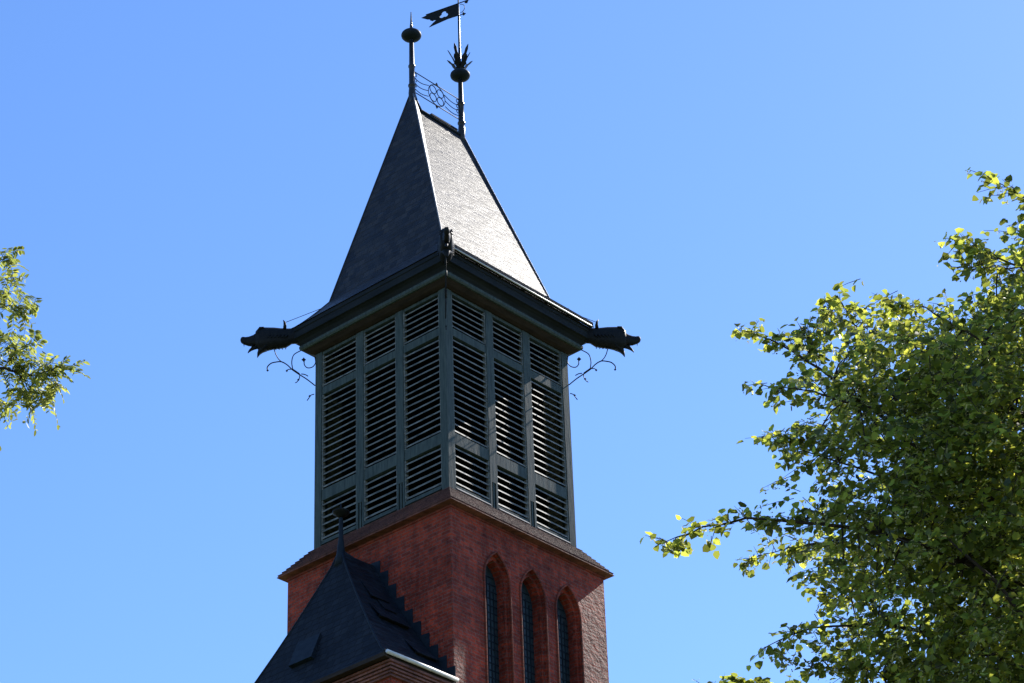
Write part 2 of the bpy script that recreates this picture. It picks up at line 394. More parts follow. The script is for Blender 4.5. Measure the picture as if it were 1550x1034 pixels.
# near the top the slopes are rows too, so the slates bend a little towards the finials
for i, j, U, V_, W, X in ((0, 1, PA, RA, RB, PB), (2, 3, PB, RB, RA, PA)): quad(b, kc[i], kc[j], W, V_); quad(b, kc[i], V_, U); quad(b, kc[j], X, W)
quad(b, kc[3], kc[0], PA); quad(b, kc[1], kc[2], PB)
c0 = corner(E0); quad(b, *[(x, y, EZ - .015) for x, y in c0][::-1])
roof = T(b, 'roof', 'slate')
# hip rolls
for i, P in ((0, PA), (1, PB), (2, PB), (3, PA)):
    b = MB(); b.tube([rows[q][i] for q in range(0, 7)] + [P], .017, 6); T(b, 'hip_flashing', 'flash' if i < 2 else 'lead', roof)  # near and right hips coloured paler for the sun on them
b = MB(); b.tube([(XA + .03, 2, 11.80), (XA + .12, 2, 11.58), (XA + .28, 2, ZR + .02), (XB - .08, 2, ZR + .02), (XB - .02, 2, 11.41)], .045, 8)
b.box(XA + .6, XB - .2, 1.94, 2.06, ZR + .04, ZR + .085)
T(b, 'ridge_cap', 'lead_dark', roof)
# gutter on the sunny side, standing above the eave edge
b = MB()
prof = [(-.462, 5.505), (-.525, 5.52), (-.53, 5.63), (-.52, 5.63), (-.512, 5.535), (-.462, 5.52)]
b.prism(prof, lambda u, v, t: (t, u, v), -.30, 4.34); gut = T(b, 'gutter', 'iron')
b = MB(); b.tube([(-.30, -.534, 5.513), (4.34, -.534, 5.513)], .017, 8); T(b, 'gutter_lip', 'zinc', gut)
b = MB()
b.box(-.28, 4.30, -.475, -.452, 5.60, 5.68)
for x in np.arange(-.2, 4.3, .75): b.box(x, x + .03, -.47, -.40, 5.49, 5.70)
T(b, 'snow_board', 'iron', gut)

# --- finials
def finial(x, zb, zball, ztop, thistle):
    b = MB(); r = .068
    b.lathe(x, 2, [(.06, zb - .3), (.085, zb + .08), (.088, zb + .2), (.080, zb + .30), (.072, zb + .38), (.094, zb + .40), (.094, zb + .44), (.072, zb + .47),
                   (.068, zb + .95), (.084, zb + .97), (.084, zb + 1.01), (.064, zb + 1.04), (.055, zball - .12)], 16)
    fn = T(b, 'finial', 'lead')
    b = MB(); b.lathe(x, 2, [(.03, zball - .14)] + [(.245 * math.cos(a), zball + .135 * math.sin(a)) for a in [R(q) for q in range(-75, 76, 15)]] + [(.03, zball + .14)], 28)
    T(b, 'finial_ball', 'lead_dark', fn)
    b = MB()
    b.lathe(x, 2, [(.045, zball + .12), (.034, zball + .3), (.026, (zball + ztop) / 2), (.010, ztop)], 10)
    T(b, 'finial_rod', 'lead', fn)
    return fn
fa = finial(XA, 11.52, 13.44, 14.15, False)
fb = finial(XB, 11.30, 13.16, 16.2, True)
# spiky thistle leaves
b = MB(); rnd = random.Random(4)
for ring, (cnt, ln, out, z0) in enumerate(((6, .34, .26, 13.27), (5, .66, .24, 13.30))):
    for i in range(cnt):
        a = 2*math.pi*(i + ring*.5)/cnt + .3; d = Vector((math.cos(a), math.sin(a), 0)); sd = Vector((-math.sin(a), math.cos(a), 0))
        pts = []; K = 7
        for q in range(K):
            t = q/(K-1); c_ = Vector((XB, 2, z0)) + d * (.05 + out * t**1.3) + Vector((0, 0, ln * t))
            wd = .055 * math.sin(math.pi * min(1, .15 + .85*t)) * (1.5 if q % 2 else .7) + .004
            pts.append((c_, wd))
        vs = [p + sd*w_ + d*.008 for p, w_ in pts] + [p - sd*w_ + d*.008 for p, w_ in pts] + [p - sd*w_ - d*.008 for p, w_ in pts] + [p + sd*w_ - d*.008 for p, w_ in pts]
        fs = []
        for q in range(K-1):
            for g_ in range(4): h_ = (g_+1) % 4; fs.append((g_*K+q, g_*K+q+1, h_*K+q+1, h_*K+q))
        b.add(vs, fs)
T(b, 'thistle_leaves', 'iron', fb)
# weather vane: pierced swallow-tailed flag with a pointer
VD = Vector((math.cos(R(107)), math.sin(R(107)), 0)); VN = Vector((-VD.y, VD.x, 0))
def circ(cx, cy, r, n=14, ph=0): return [(cx + r*math.cos(ph + 2*math.pi*i/n), cy + r*math.sin(ph + 2*math.pi*i/n)) for i in range(n)]
flag = [(.0, 15.0), (.30, 15.0), (.82, 14.93), (.70, 15.03), (.62, 15.08), (.67, 15.10), (.72, 15.09), (.78, 15.13), (.80, 15.17), (.86, 15.19), (1.03, 15.30), (.85, 15.33), (.0, 15.36)]
tre = []
for a in range(0, 360, 12):                   # trefoil outline
    th = R(a); r_ = .058 + .047 * abs(math.cos(1.5 * (th - R(90)))) ; tre.append((.40 + r_*math.cos(th)*1.15, 15.17 + r_*math.sin(th)))
cu = bpy.data.curves.new('vane', 'CURVE'); cu.dimensions = '2D'; cu.fill_mode = 'BOTH'; cu.extrude = .006
for poly in (flag, tre):
    sp = cu.splines.new('POLY'); sp.points.add(len(poly) - 1)
    for p, (u, v) in zip(sp.points, poly): p.co = (u, v, 0, 1)
    sp.use_cyclic_u = True
tmp = bpy.data.objects.new('tmp', cu); C.collection.objects.link(tmp)
me = bpy.data.meshes.new_from_object(tmp.evaluated_get(bpy.context.evaluated_depsgraph_get())); bpy.data.objects.remove(tmp)
for v in me.vertices: v.co = Vector((XB, 2, 0)) + VD * v.co.x + VN * v.co.z + Vector((0, 0, v.co.y)) - Vector(TORG)
me.materials.clear(); me.materials.append(M['iron'])
vane = bpy.data.objects.new('weather_vane', me); C.collection.objects.link(vane); vane.parent = tower
def VP(u, z): return Vector((XB, 2, z)) + VD * u
b = MB()
b.tube([VP(.9, 15.35), VP(0, 15.38), VP(-.5, 15.40)], .014, 5)
b.tube([VP(0, 15.0), VP(-.13, 15.0)], .012, 5)
b.prism([(-.13, 14.95), (-.20, 15.0), (-.15, 15.03), (-.13, 15.08), (-.10, 15.0)], lambda u, v, t: VP(u, v) + VN*t, -.008, .008)
b.tube([VP(-.05 - .12*math.sin(R(a)), 15.2 - .13*math.cos(R(a))) for a in range(0, 181, 20)], .008, 5)
b.prism([(-.17, 15.33), (-.24, 15.30), (-.27, 15.37), (-.2, 15.39)], lambda u, v, t: VP(u, v) + VN*t, -.008, .008)
b.prism([(-.5, 15.36), (-.68, 15.42), (-.5, 15.45)], lambda u, v, t: VP(u, v) + VN*t, -.008, .008)
T(b, 'pointer', 'iron', vane)
# ridge cresting between the finials
b = MB(); Z0, Z1 = 11.80, 12.40; xm = (XA + XB)/2; zm = (Z0 + Z1)/2
P2 = lambda x, z: (x, 2, z)
b.tube([P2(XA, Z1), P2(XB, Z1)], .013, 6); b.tube([P2(XA, Z0), P2(XB, Z0)], .013, 6)
for dx, dz in ((-.125, .115), (.125, .115), (-.125, -.115), (.125, -.115)):
    b.tube([P2(x, z) for x, z in circ(xm + dx, zm + dz, .112, 16)] + [P2(xm + dx + .112, zm + dz)], .011, 5)
b.tube([P2(x, z) for x, z in circ(xm, zm, .29, 24)] + [P2(xm + .29, zm)], .009, 5)
for dz in (.30, -.30):
    sg = 1 if dz > 0 else -1
    b.prism([(xm - .05, zm + dz), (xm, zm + dz + .085*sg), (xm + .05, zm + dz)], lambda u, v, t: (u, t, v), 1.988, 2.012)
for sg in (-1, 1):
    xe = XA if sg < 0 else XB
    for j, (za_, zc_) in enumerate(((zm + .16, zm + .20), (zm + .0, zm + .05), (zm - .17, zm - .10))):
        x0_ = xm + sg * (.27 + .01*j); pts = []
        for q in range(9):
            t = q/8; pts.append(P2(x0_ + (xe - x0_)*t, za_ + (zc_ - za_)*t - .10*math.sin(math.pi*t*.85)))
        b.tube(pts, .010, 5)
        b.tube([P2(xe - sg*(.11 + (.055 - q*.00012)*math.cos(R(q))), zc_ + .03 + (.055 - q*.00012)*math.sin(R(q))) for q in range(-90, 300, 30)], .009, 5)
T(b, 'ridge_cresting', 'iron')

# --- gargoyles with their wrought-iron brackets
def gargoyle(corner_xy, dirx, diry, wire_to):
    D = Vector((dirx, diry, 0)).normalized(); S_ = Vector((-D.y, D.x, 0)); B0 = Vector((*corner_xy, 0)) + D * .55   # neck root on the eave corner
    K = 1/443.
    def P(cx, cy, s=0):                        # profile coordinates of the head, side offset s
        s = s*.8; return B0 + D*((570 - cx)*K) + S_*s + Vector((0, 0, 5.375 + (272 - cy)*K/.857))
    def sec(cx, top, bot, hw, n=12, sq=.8):
        r = []; hw = hw*.8
        for i in range(n):
            a = 2*math.pi*i/n; c_, s_ = math.cos(a), math.sin(a)
            c_ = math.copysign(abs(c_)**sq, c_); s_ = math.copysign(abs(s_)**sq, s_)
            r.append(P(cx, (top+bot)/2 - s_*(bot-top)/2, c_*hw/.8))
        return r
    b = MB()
    b.loft([sec(690, 215, 330, .10), sec(640, 205, 345, .13), sec(575, 205, 348, .155), sec(520, 208, 382, .185), sec(470, 206, 390, .20), sec(400, 200, 396, .215), sec(330, 197, 415, .21),
            sec(275, 194, 425, .20), sec(240, 205, 400, .175), sec(215, 235, 385, .14)])
    for q in range(6):                         # scale-like mane ridges along the throat and flanks
        cx = 350 + q*34
        b.tube([P(cx, 400, 0), P(cx - 8, 414 - q*3, 0)], [.03, .005], 5)
        for s in (-1, 1): b.tube([P(cx + 14, 300, s*.19), P(cx - 14, 330, s*.215)], [.03, .008], 5)
    hd = T(b, 'gargoyle', 'iron')
    b = MB()                                   # upper jaw with nose
    b.loft([sec(262, 222, 372, .165), sec(225, 245, 372, .125), sec(190, 268, 374, .10), sec(150, 282, 372, .085), sec(115, 287, 360, .078), sec(88, 284, 348, .080), sec(72, 292, 336, .060), sec(66, 305, 322, .03)])
    T(b, 'snout', 'iron', hd)
    b = MB()                                   # lower jaw hanging open
    b.loft([sec(330, 330, 415, .17), sec(290, 360, 432, .13), sec(262, 385, 455, .10), sec(245, 410, 480, .07), sec(236, 440, 492, .035)])
    T(b, 'lower_jaw', 'iron', hd)
    b = MB()                                   # curled tongue
    b.loft([sec(235, 370, 400, .05), sec(205, 375, 408, .05), sec(178, 385, 420, .042), sec(158, 405, 434, .03), sec(142, 432, 448, .012)])
    T(b, 'tongue', 'iron', hd)
    for s in (-1, 1):
        b = MB(); ps = [P(505, 225, s*.12), P(508, 195, s*.15), P(502, 165, s*.165), P(488, 142, s*.16)]
        b.tube(ps, [.045, .04, .026, .006], 6); T(b, 'ear', 'iron', hd)
        b = MB()                               # brow and eye
        b.tube([P(300, 215, s*.15), P(262, 222, s*.155), P(232, 250, s*.125)], [.02, .036, .02], 6)
        T(b, 'brow', 'iron', hd); b = MB()
        b.tube([P(262, 262, s*.14), P(240, 268, s*.15), P(222, 272, s*.125)], [.015, .032, .012], 6)
        T(b, 'eye', 'iron', hd)
        for pp, r_ in (([P(182, 366, s*.06), P(186, 405, s*.062)], [.02, .003]), ([P(100, 345, s*.045), P(104, 372, s*.045)], [.014, .003]), ([P(252, 400, s*.07), P(246, 372, s*.07)], [.016, .003])):
            b = MB(); b.tube(pp, r_, 5); T(b, 'fang', 'iron', hd)
    # wire from the ear to the hip
    b = MB(); b.tube([P(490, 145, 0), wire_to], .007, 4); T(b, 'stay_wire', 'iron', hd)
    # bracket, drawn in the diagonal plane under the head; s outwards from the post corner
    CP = Vector((*corner_xy, 0))
    def Q(cx, cy): return CP + D*((880 - cx)*K) + Vector((0, 0, 4.84 + (515 - cy)*K/.857))
    def smooth(pts, n=5):
        out = []
        for i in range(len(pts) - 1):
            p0 = pts[max(i-1, 0)]; p1 = pts[i]; p2 = pts[i+1]; p3 = pts[min(i+2, len(pts)-1)]
            for k in range(n):
                t = k/n; out.append(tuple(.5*((2*p1[a]) + (-p0[a]+p2[a])*t + (2*p0[a]-5*p1[a]+4*p2[a]-p3[a])*t*t + (-p0[a]+3*p1[a]-3*p2[a]+p3[a])*t**3) for a in (0, 1)))
        return out + [pts[-1]]
    b = MB()
    for pts, r in (([(878, 805), (800, 745), (730, 700), (650, 645), (600, 600), (545, 570), (490, 572), (440, 585), (405, 620), (408, 655)], .014),
                   ([(432, 398), (465, 440), (490, 505), (520, 550), (560, 580)], .011),
                   ([(655, 640), (645, 570), (665, 500), (735, 458)], .012),
                   ([(872, 520), (880, 580), (850, 622), (800, 630), (770, 600), (768, 560)], .012),
                   ([(650, 645), (615, 645), (595, 660)], .011), ([(725, 700), (722, 735), (700, 768), (682, 778)], .011),
                   ([(740, 690), (775, 695), (808, 712)], .012), ([(870, 888), (835, 900), (815, 930), (800, 950)], .011)):
        b.tube([Q(*p) for p in smooth(pts)], r, 5)
    for cx, cy in ((763, 550), (597, 660), (408, 655), (712, 748), (825, 908)):
        rr = .05 if cx == 763 else .026
        pr_ = [(cx + rr/K*math.cos(a)*(1 if i % 2 == 0 else .6), cy + rr/K*math.sin(a)*(1 if i % 2 == 0 else .6)) for i, a in enumerate([2*math.pi*j/8 for j in range(8)])]
        b.prism(pr_, lambda u, v, t: Q(u, v) + S_*t, -.012, .012)
    b.tube([Q(655, 648), Q(720, 692)], .024, 5)
    T(b, 'scroll_bracket', 'iron', hd)
    return hd
hip = lambda i, t: Vector(rows[3][i])*(1-t) + Vector(rows[6][i])*t
gargoyle((0, 4), -1, 1, hip(3, .6)); gargoyle((4, 0), 1, -1, hip(1, .6)); gargoyle((0, 0), -1, -1, hip(0, .6)); gargoyle((4, 4), 1, 1, hip(2, .6))

# ================================================================ lower building against the tower's left face
XE, YE0, YE1, ZE = -2.34, -.45, 4.15, -4.60   # eave corner
XW = A0 - .004
annex = empty('side_building', (-1.3, 1.85, 0), 'low brick building with dark slate pyramid roof, built against the tower wall', 'building')
AORG = (-1.3, 1.85, -GZ)
def A(mb, name, m_, parent=None, label=None, tri=False): return mb.build(name, M[m_], parent or annex, AORG, label, tri)
b = MB(); b.box(-2.13, XW, -.35, 4.05, -GZ, ZE - .12); A(b, 'wall', 'brick')
b = MB()
for i in range(5):
    o_ = .125 + .018*i; z0 = ZE - .42 + .065*i
    rg = []
    for dd, zz in ((-.05, z0 - .008), (.0, z0 - .006), (.0, z0 + .022), (-.022, z0 + .055), (-.05, z0 + .058)):
        q = o_ + dd; rg.append([(XW, -.28 - q, zz), (-2.06 - q, -.28 - q, zz), (-2.06 - q, 3.98 + q, zz), (XW, 3.98 + q, zz)])
    for r0, r1 in zip(rg[:-1], rg[1:]):
        for k in range(3): quad(b, r0[k], r0[k+1], r1[k+1], r1[k])
A(b, 'brick_cornice', 'brick_pale')
b = MB()
XP, YP = -1.30, 1.85; ZT = -1.38
# hipped half pyramid with concave sweep at the top
rowsA = []
prof = [(0, 0), (.10, .055), (.25, .19), (.45, .39), (.65, .60), (.82, .79), (.92, .905), (.965, .975)]   # (towards axis, up)
HZ = ZT - ZE + .10
for t, h in prof:
    x = XE + (XP - XE)*t; y0 = YE0 + (YP - YE0)*t; y1 = YE1 + (YP - YE1)*t; z = ZE + HZ*h
    rowsA.append([(XW, y0, z), (x, y0, z), (x, y1, z), (XW, y1, z)])
for r0, r1 in zip(rowsA[:-1], rowsA[1:]):
    for i in range(3): quad(b, r0[i], r0[i+1], r1[i+1], r1[i])
quad(b, *rowsA[-1]); quad(b, *rowsA[0][::-1])
ar = A(b, 'roof', 'slate_dark')
for i in (1, 2):
    b = MB(); b.tube([r[i] for r in rowsA], .022, 6); A(b, 'hip_flashing', 'lead_dark', ar)
# apex finial
b = MB(); zt = rowsA[-1][0][2]
b.lathe(XP, YP, [(.14, zt - .25), (.10, zt - .02), (.075, zt + .18), (.05, zt + .38), (.042, zt + .8), (.036, -.46)], 14)
fin = A(b, 'finial', 'lead_dark', ar)
b = MB()
b.lathe(XP, YP, [(.03, -.52), (.12, -.44), (.175, -.40), (.185, -.375), (.15, -.35), (.05, -.335), (.02, -.30), (.016, -.19), (.004, -.17)], 20)
A(b, 'finial_disc', 'iron', ar)
# ridge lead from the apex to the wall
b = MB(); b.tube([(XP + .05, YP, zt + .06), (XP + .35, YP, zt + .005), (XW, YP, zt + .015)], .06, 8); A(b, 'ridge_cap', 'lead_dark', ar)
# stepped lead flashing up the tower wall, both rakes
for sg in (-1, 1):
    b = MB(); n = 10
    ytop = YP + sg*.02; ybot = YE0 + .02 if sg < 0 else YE1 - .02
    for i in range(n):
        ya = YP + (ybot - YP)*i/n; yb = YP + (ybot - YP)*(i+1)/n
        def rz(y):
            t = abs(y - (YE0 if sg < 0 else YE1)) / abs(YP - YE0); t = min(t, .965)
            for (t0, h0), (t1, h1) in zip(prof[:-1], prof[1:]):
                if t0 <= t <= t1: return ZE + HZ*(h0 + (h1-h0)*(t-t0)/(t1-t0))
            return ZE + HZ*.975
        za, zb_ = rz(ya), rz(yb)
        pol = [(ya, za - .1), (ya, za + .13), (yb, za + .13 - .02), (yb, zb_ - .1)]
        b.prism(pol, lambda u, v, t: (t, u, v), XW - .012 - .003*(i % 2), XW + .002)
    A(b, 'stepped_flashing', 'lead_dark', ar)
# low hooded vents on the slope facing the sunny side (dark slots under tilted slates)
def slope(x, t, out=0):
    y = YE0 + (YP - YE0)*t
    for (t0, h0), (t1, h1) in zip(prof[:-1], prof[1:]):
        if t0 <= t <= t1: z = ZE + HZ*(h0 + (h1-h0)*(t-t0)/(t1-t0))
    nrm = Vector((0, -.80, .60)); return Vector((x, y, z)) + nrm*out
for x0, x1, t, hh in ((-1.22, -.72, .66, .06), (-1.05, -.72, .58, .05), (-1.45, -.60, .46, .09), (-1.05, -.45, .20, .08)):
    b = MB()
    p = [slope(x0, t, hh), slope(x1, t, hh), slope(x1, t + .14, .01), slope(x0, t + .14, .01)]
    q = [v - Vector((0, -.8, .6))*.018 for v in p]; q[2] = slope(x1, t + .14, -.01); q[3] = slope(x0, t + .14, -.01)
    b.add(p + q, [(0, 1, 2, 3), (7, 6, 5, 4), (0, 4, 5, 1), (1, 5, 6, 2), (2, 6, 7, 3), (3, 7, 4, 0)])
    v_ = A(b, 'roof_vent', 'slate_dark', ar)
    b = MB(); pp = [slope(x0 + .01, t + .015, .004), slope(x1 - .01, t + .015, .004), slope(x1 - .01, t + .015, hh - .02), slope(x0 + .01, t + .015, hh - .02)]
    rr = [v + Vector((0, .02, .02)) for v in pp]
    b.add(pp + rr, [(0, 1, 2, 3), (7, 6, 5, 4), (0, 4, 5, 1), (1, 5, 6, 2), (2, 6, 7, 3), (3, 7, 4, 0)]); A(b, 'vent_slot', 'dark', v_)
# roof hatch in the front slope
def front(y, t, out=0):
    x = XE + (XP - XE)*t
    for (t0, h0), (t1, h1) in zip(prof[:-1], prof[1:]):
        if t0 <= t <= t1: z = ZE + HZ*(h0 + (h1-h0)*(t-t0)/(t1-t0))
    return Vector((x, y, z)) + Vector((-.95, 0, .3))*out
b = MB(); p = [front(2.45, .26, .10), front(1.80, .26, .10), front(1.80, .44, .04), front(2.45, .44, .04)]; q = [front(2.45, .26, -.03), front(1.80, .26, -.03), front(1.80, .44, -.03), front(2.45, .44, -.03)]
b.add(p + q, [(0, 1, 2, 3), (7, 6, 5, 4), (0, 4, 5, 1), (1, 5, 6, 2), (2, 6, 7, 3), (3, 7, 4, 0)])
A(b, 'roof_hatch', 'lead_dark', ar)
# eaves gutter, pale zinc
b = MB(); b.tube([(XE - .02, YE0 - .035, ZE - .01), (-.395, YE0 - .035, ZE - .01)], .042, 10); gu = A(b, 'gutter', 'zinc')
b = MB(); b.box(XE - .055, XE + .03, YE0, YE1 + .03, ZE - .10, ZE - .015); A(b, 'eaves_board', 'soffit')
b = MB(); b.box(XE, XW, YE0 + .02, YE1 - .02, ZE - .095, ZE - .02); A(b, 'soffit', 'soffit')

# ================================================================ trees
def ray(u, v, D):
    d = FW + RT*((u - 775)/F) - UP*((v - 517)/F); return CAM + d.normalized()*D
def px(P):
    q = P - np.array(CAM); z = q @ np.array(FW)
    return 775 + F*(q @ np.array(RT))/z, 517 - F*(q @ np.array(UP))/z
def inpoly(u, v, poly):
    r = np.zeros(len(u), bool); n = len(poly)
    for i in range(n):
        x0, y0 = poly[i]; x1, y1 = poly[(i+1) % n]
        c = ((y0 > v) != (y1 > v)); 
        with np.errstate(divide='ignore', invalid='ignore'): xx = (x1-x0)*(v-y0)/(y1-y0+1e-12) + x0
        r ^= c & (u < xx)
    return r
def unit(a): return a / (np.linalg.norm(a, axis=-1, keepdims=True) + 1e-9)
def np_mesh(name, V, Fq, material, parent=None, loc=(0, 0, 0)):
    me = bpy.data.meshes.new(name); V = V - np.array(loc)
    me.vertices.add(len(V)); me.vertices.foreach_set('co', V.astype(np.float32).ravel())
    n = len(Fq); k = Fq.shape[1]
    me.loops.add(n*k); me.loops.foreach_set('vertex_index', Fq.astype(np.int32).ravel())
    me.polygons.add(n); me.polygons.foreach_set('loop_start', (np.arange(n)*k).astype(np.int32))
    me.polygons.foreach_set('loop_total', np.full(n, k, np.int32))
    me.update(calc_edges=True); me.validate(); me.materials.append(material)
    o = bpy.data.objects.new(name, me); C.collection.objects.link(o)
    if parent: o.parent = parent
    return o
def leaves(pos, dirn, nrm, size, shape, fold=.25):
    """one leaf per position: shape = list of (along, across) for right half; folded along the midrib"""
    dirn = unit(dirn); nrm = unit(nrm - dirn*np.sum(nrm*dirn, 1, keepdims=True)); sd = np.cross(dirn, nrm)
    n = len(pos); k = len(shape)
    V = np.zeros((n, 2 + 2*k, 3)); s = size[:, None]
    V[:, 0] = pos; V[:, 1] = pos + dirn*s - nrm*s*.12
    for i, (a, c) in enumerate(shape):
        for j, sg in enumerate((1, -1)): V[:, 2 + 2*i + j] = pos + dirn*s*a + sd*s*c*sg + nrm*s*abs(c)*fold
    base = np.arange(n)[:, None]*(2 + 2*k)
    r = base + np.array([[0, 2, 4, 1]]); l = base + np.array([[0, 1, 5, 3]])
    return V.reshape(-1, 3), np.vstack([r, l])
HEART = [(.20, .50), (.64, .40)]
OVAL = [(.3, .2), (.7, .17)]
STRAP = [(.25, .13), (.8, .12)]

def curve3(a, b, bow, n=8, rnd=None):
    a = Vector(a); b = Vector(b); L = (b-a).length; m_ = (a+b)/2 + Vector(bow)*L; out = []
    for i in range(n+1):
        t = i/n; p = a*(1-t)**2 + m_*2*t*(1-t) + b*t*t
        if rnd and 0 < i < n: p += Vector((rnd.gauss(0, 1), rnd.gauss(0, 1), rnd.gauss(0, 1)))*L*.012
        out.append(p)
    return out

def sprays(centres, dirs, rs, per=(8, 13), length=(.28, .5), leaf=(.065, .105), tw=None, droop=.75):
    """twigs with alternate hanging leaves; returns leaf arrays"""
    P_, D_, N_, S_ = [], [], [], []
    for c_, d in zip(centres, dirs):
        L = rs.uniform(*length); k = rs.randint(*per); d = d/np.linalg.norm(d)
        side_ = np.cross(d, [0, 0, 1.]); side_ /= np.linalg.norm(side_) + 1e-9
        t = np.linspace(0, 1, k); pts = c_ + np.outer(t - .5, d)*L + np.outer(-(t**2)*.12*L, [0, 0, 1])
        if tw is not None: tw.append((pts[0], pts[k//2], pts[-1]))
        alt = np.where(np.arange(k) % 2 == 0, 1, -1)[:, None]
        off = side_*alt*rs.uniform(.015, .05, (k, 1)) + rs.normal(0, .018, (k, 3)) + np.array([0, 0, -.02])
        dd = d*rs.uniform(.2, .7, (k, 1)) + side_*alt*rs.uniform(.2, .8, (k, 1)) + np.array([0, 0, -1])*rs.uniform(.2, 1.3, (k, 1))*droop + rs.normal(0, .25, (k, 3))
        nn = np.array([0, 0, 1.]) + d*.4 + rs.normal(0, .42, (k, 3))
        P_.append(pts + off); D_.append(dd); N_.append(nn); S_.append(rs.uniform(leaf[0], leaf[1], k))
    return np.vstack(P_), np.vstack(D_), np.vstack(N_), np.concatenate(S_)

def clump(P, s=1.0):                          # smooth pseudo noise -1..1 for gaps in the crown
    x, y, z = (P*s).T
    return (np.sin(1.9*x + 1.3*np.sin(2.3*z + .5)) + np.sin(2.3*y + 1.7*np.sin(1.7*x)) + np.sin(2.9*z + 1.1*np.sin(2.1*y + 1)))/3

# ---------- linden on the right
NCL = 820
rs = np.random.RandomState(7); rnd = random.Random(7)
BODY = [(1760, -100), (1650, 240), (1590, 350), (1552, 385), (1532, 430), (1500, 450), (1480, 485), (1425, 505), (1375, 500), (1335, 488), (1300, 470), (1270, 478), (1262, 520), (1225, 548), (1205, 580),
        (1196, 620), (1200, 660), (1182, 700), (1192, 770), (1185, 830), (1215, 868), (1232, 905), (1226, 950), (1262, 985), (1246, 1034), (1215, 1130), (1250, 1500), (1900, 1500)]
c3 = np.array(ray(1880, 800, 28.0)); rad = np.array([6.0, 6.0, 6.8])
base = np.array([c3[0], c3[1], 0.])
linden = empty('linden_tree', tuple(base), 'large leafy green tree with heart shaped leaves filling the right edge', 'tree')
# the crown is shallower along the view than across it
FH = np.array([FW.x, FW.y, 0.]); FH /= np.linalg.norm(FH); RH = np.array([FH[1], -FH[0], 0.])
def crown_pts(n, inner=0.0):
    q = rs.normal(size=(n, 3)); q = unit(q)*(rs.uniform(inner**3, 1, (n, 1))**(1/3.))
    P = c3 + np.outer(q[:, 0]*6.2, RH) + np.outer(q[:, 1]*2.5, FH) + np.outer(q[:, 2]*6.8, [0, 0, 1.])
    return P, unit(np.outer(q[:, 0], RH) + np.outer(q[:, 1], FH) + np.outer(q[:, 2]*.6, [0, 0, 1.]))*np.linalg.norm(q, axis=1)[:, None]
guides = [  # (pixels from the inside to the tip, distance there, radius at the base)
    ([(1460, 850), (1400, 826), (1300, 800), (1220, 792), (1130, 785), (1062, 798), (1008, 820)], 26.6, .030),
    ([(1420, 740), (1350, 640), (1280, 590), (1222, 545), (1170, 515), (1122, 500)], 27.4, .028),
    ([(1222, 545), (1226, 520), (1222, 498)], 27.4, .010),
    ([(1300, 612), (1230, 592), (1162, 585)], 26.4, .014),
    ([(1380, 640), (1330, 560), (1298, 500), (1276, 462)], 28.2, .022),
    ([(1298, 500), (1268, 482), (1255, 474)], 28.2, .008),
    ([(1540, 600), (1490, 520), (1440, 490), (1400, 466), (1360, 460)], 27.8, .02),
    ([(1600, 460), (1545, 405), (1500, 385), (1455, 368)], 27.0, .018),
    ([(1545, 405), (1490, 405), (1440, 404)], 27.2, .010),
    ([(1640, 400), (1580, 325), (1540, 290), (1494, 268)], 26.6, .018),
    ([(1420, 960), (1330, 945), (1230, 950), (1158, 980)], 27.2, .022),
    ([(1340, 800), (1260, 818), (1195, 830), (1134, 846)], 27.9, .014),
    ([(1330, 720), (1240, 690), (1176, 668)], 27.0, .013),
    ([(1400, 1060), (1310, 1010), (1228, 1012)], 26.8, .014),
    ([(1400, 1130), (1250, 1085), (1160, 1048), (1076, 1040)], 27.3, .016),
    ([(1160, 1048), (1140, 1040), (1122, 1036)], 27.3, .008),
    ([(1460, 850), (1370, 870), (1290, 905), (1236, 900)], 28.5, .014),
    ([(1480, 640), (1420, 560), (1380, 520), (1368, 500)], 28.4, .014),
]
limbs = MB(); limb_pts = []
trunk = MB(); tp = [(base[0], base[1], 0), (base[0] + .1, base[1] + .05, 3), (base[0] - .05, base[1] + .1, 6.5), (base[0] + .1, base[1], 10), (c3[0], c3[1], c3[2] + 2), (c3[0] + .2, c3[1], c3[2] + 5.5)]
trunk.tube(curve3(tp[0], tp[1], (0, 0, 0), 3)[:-1] + [Vector(p) for p in tp[1:]], [.52, .43, .40, .37, .33, .27, .14, .04], 14)
def on_trunk(z): 
    return Vector((base[0], base[1], max(5, z)))
gc, gd = [], []
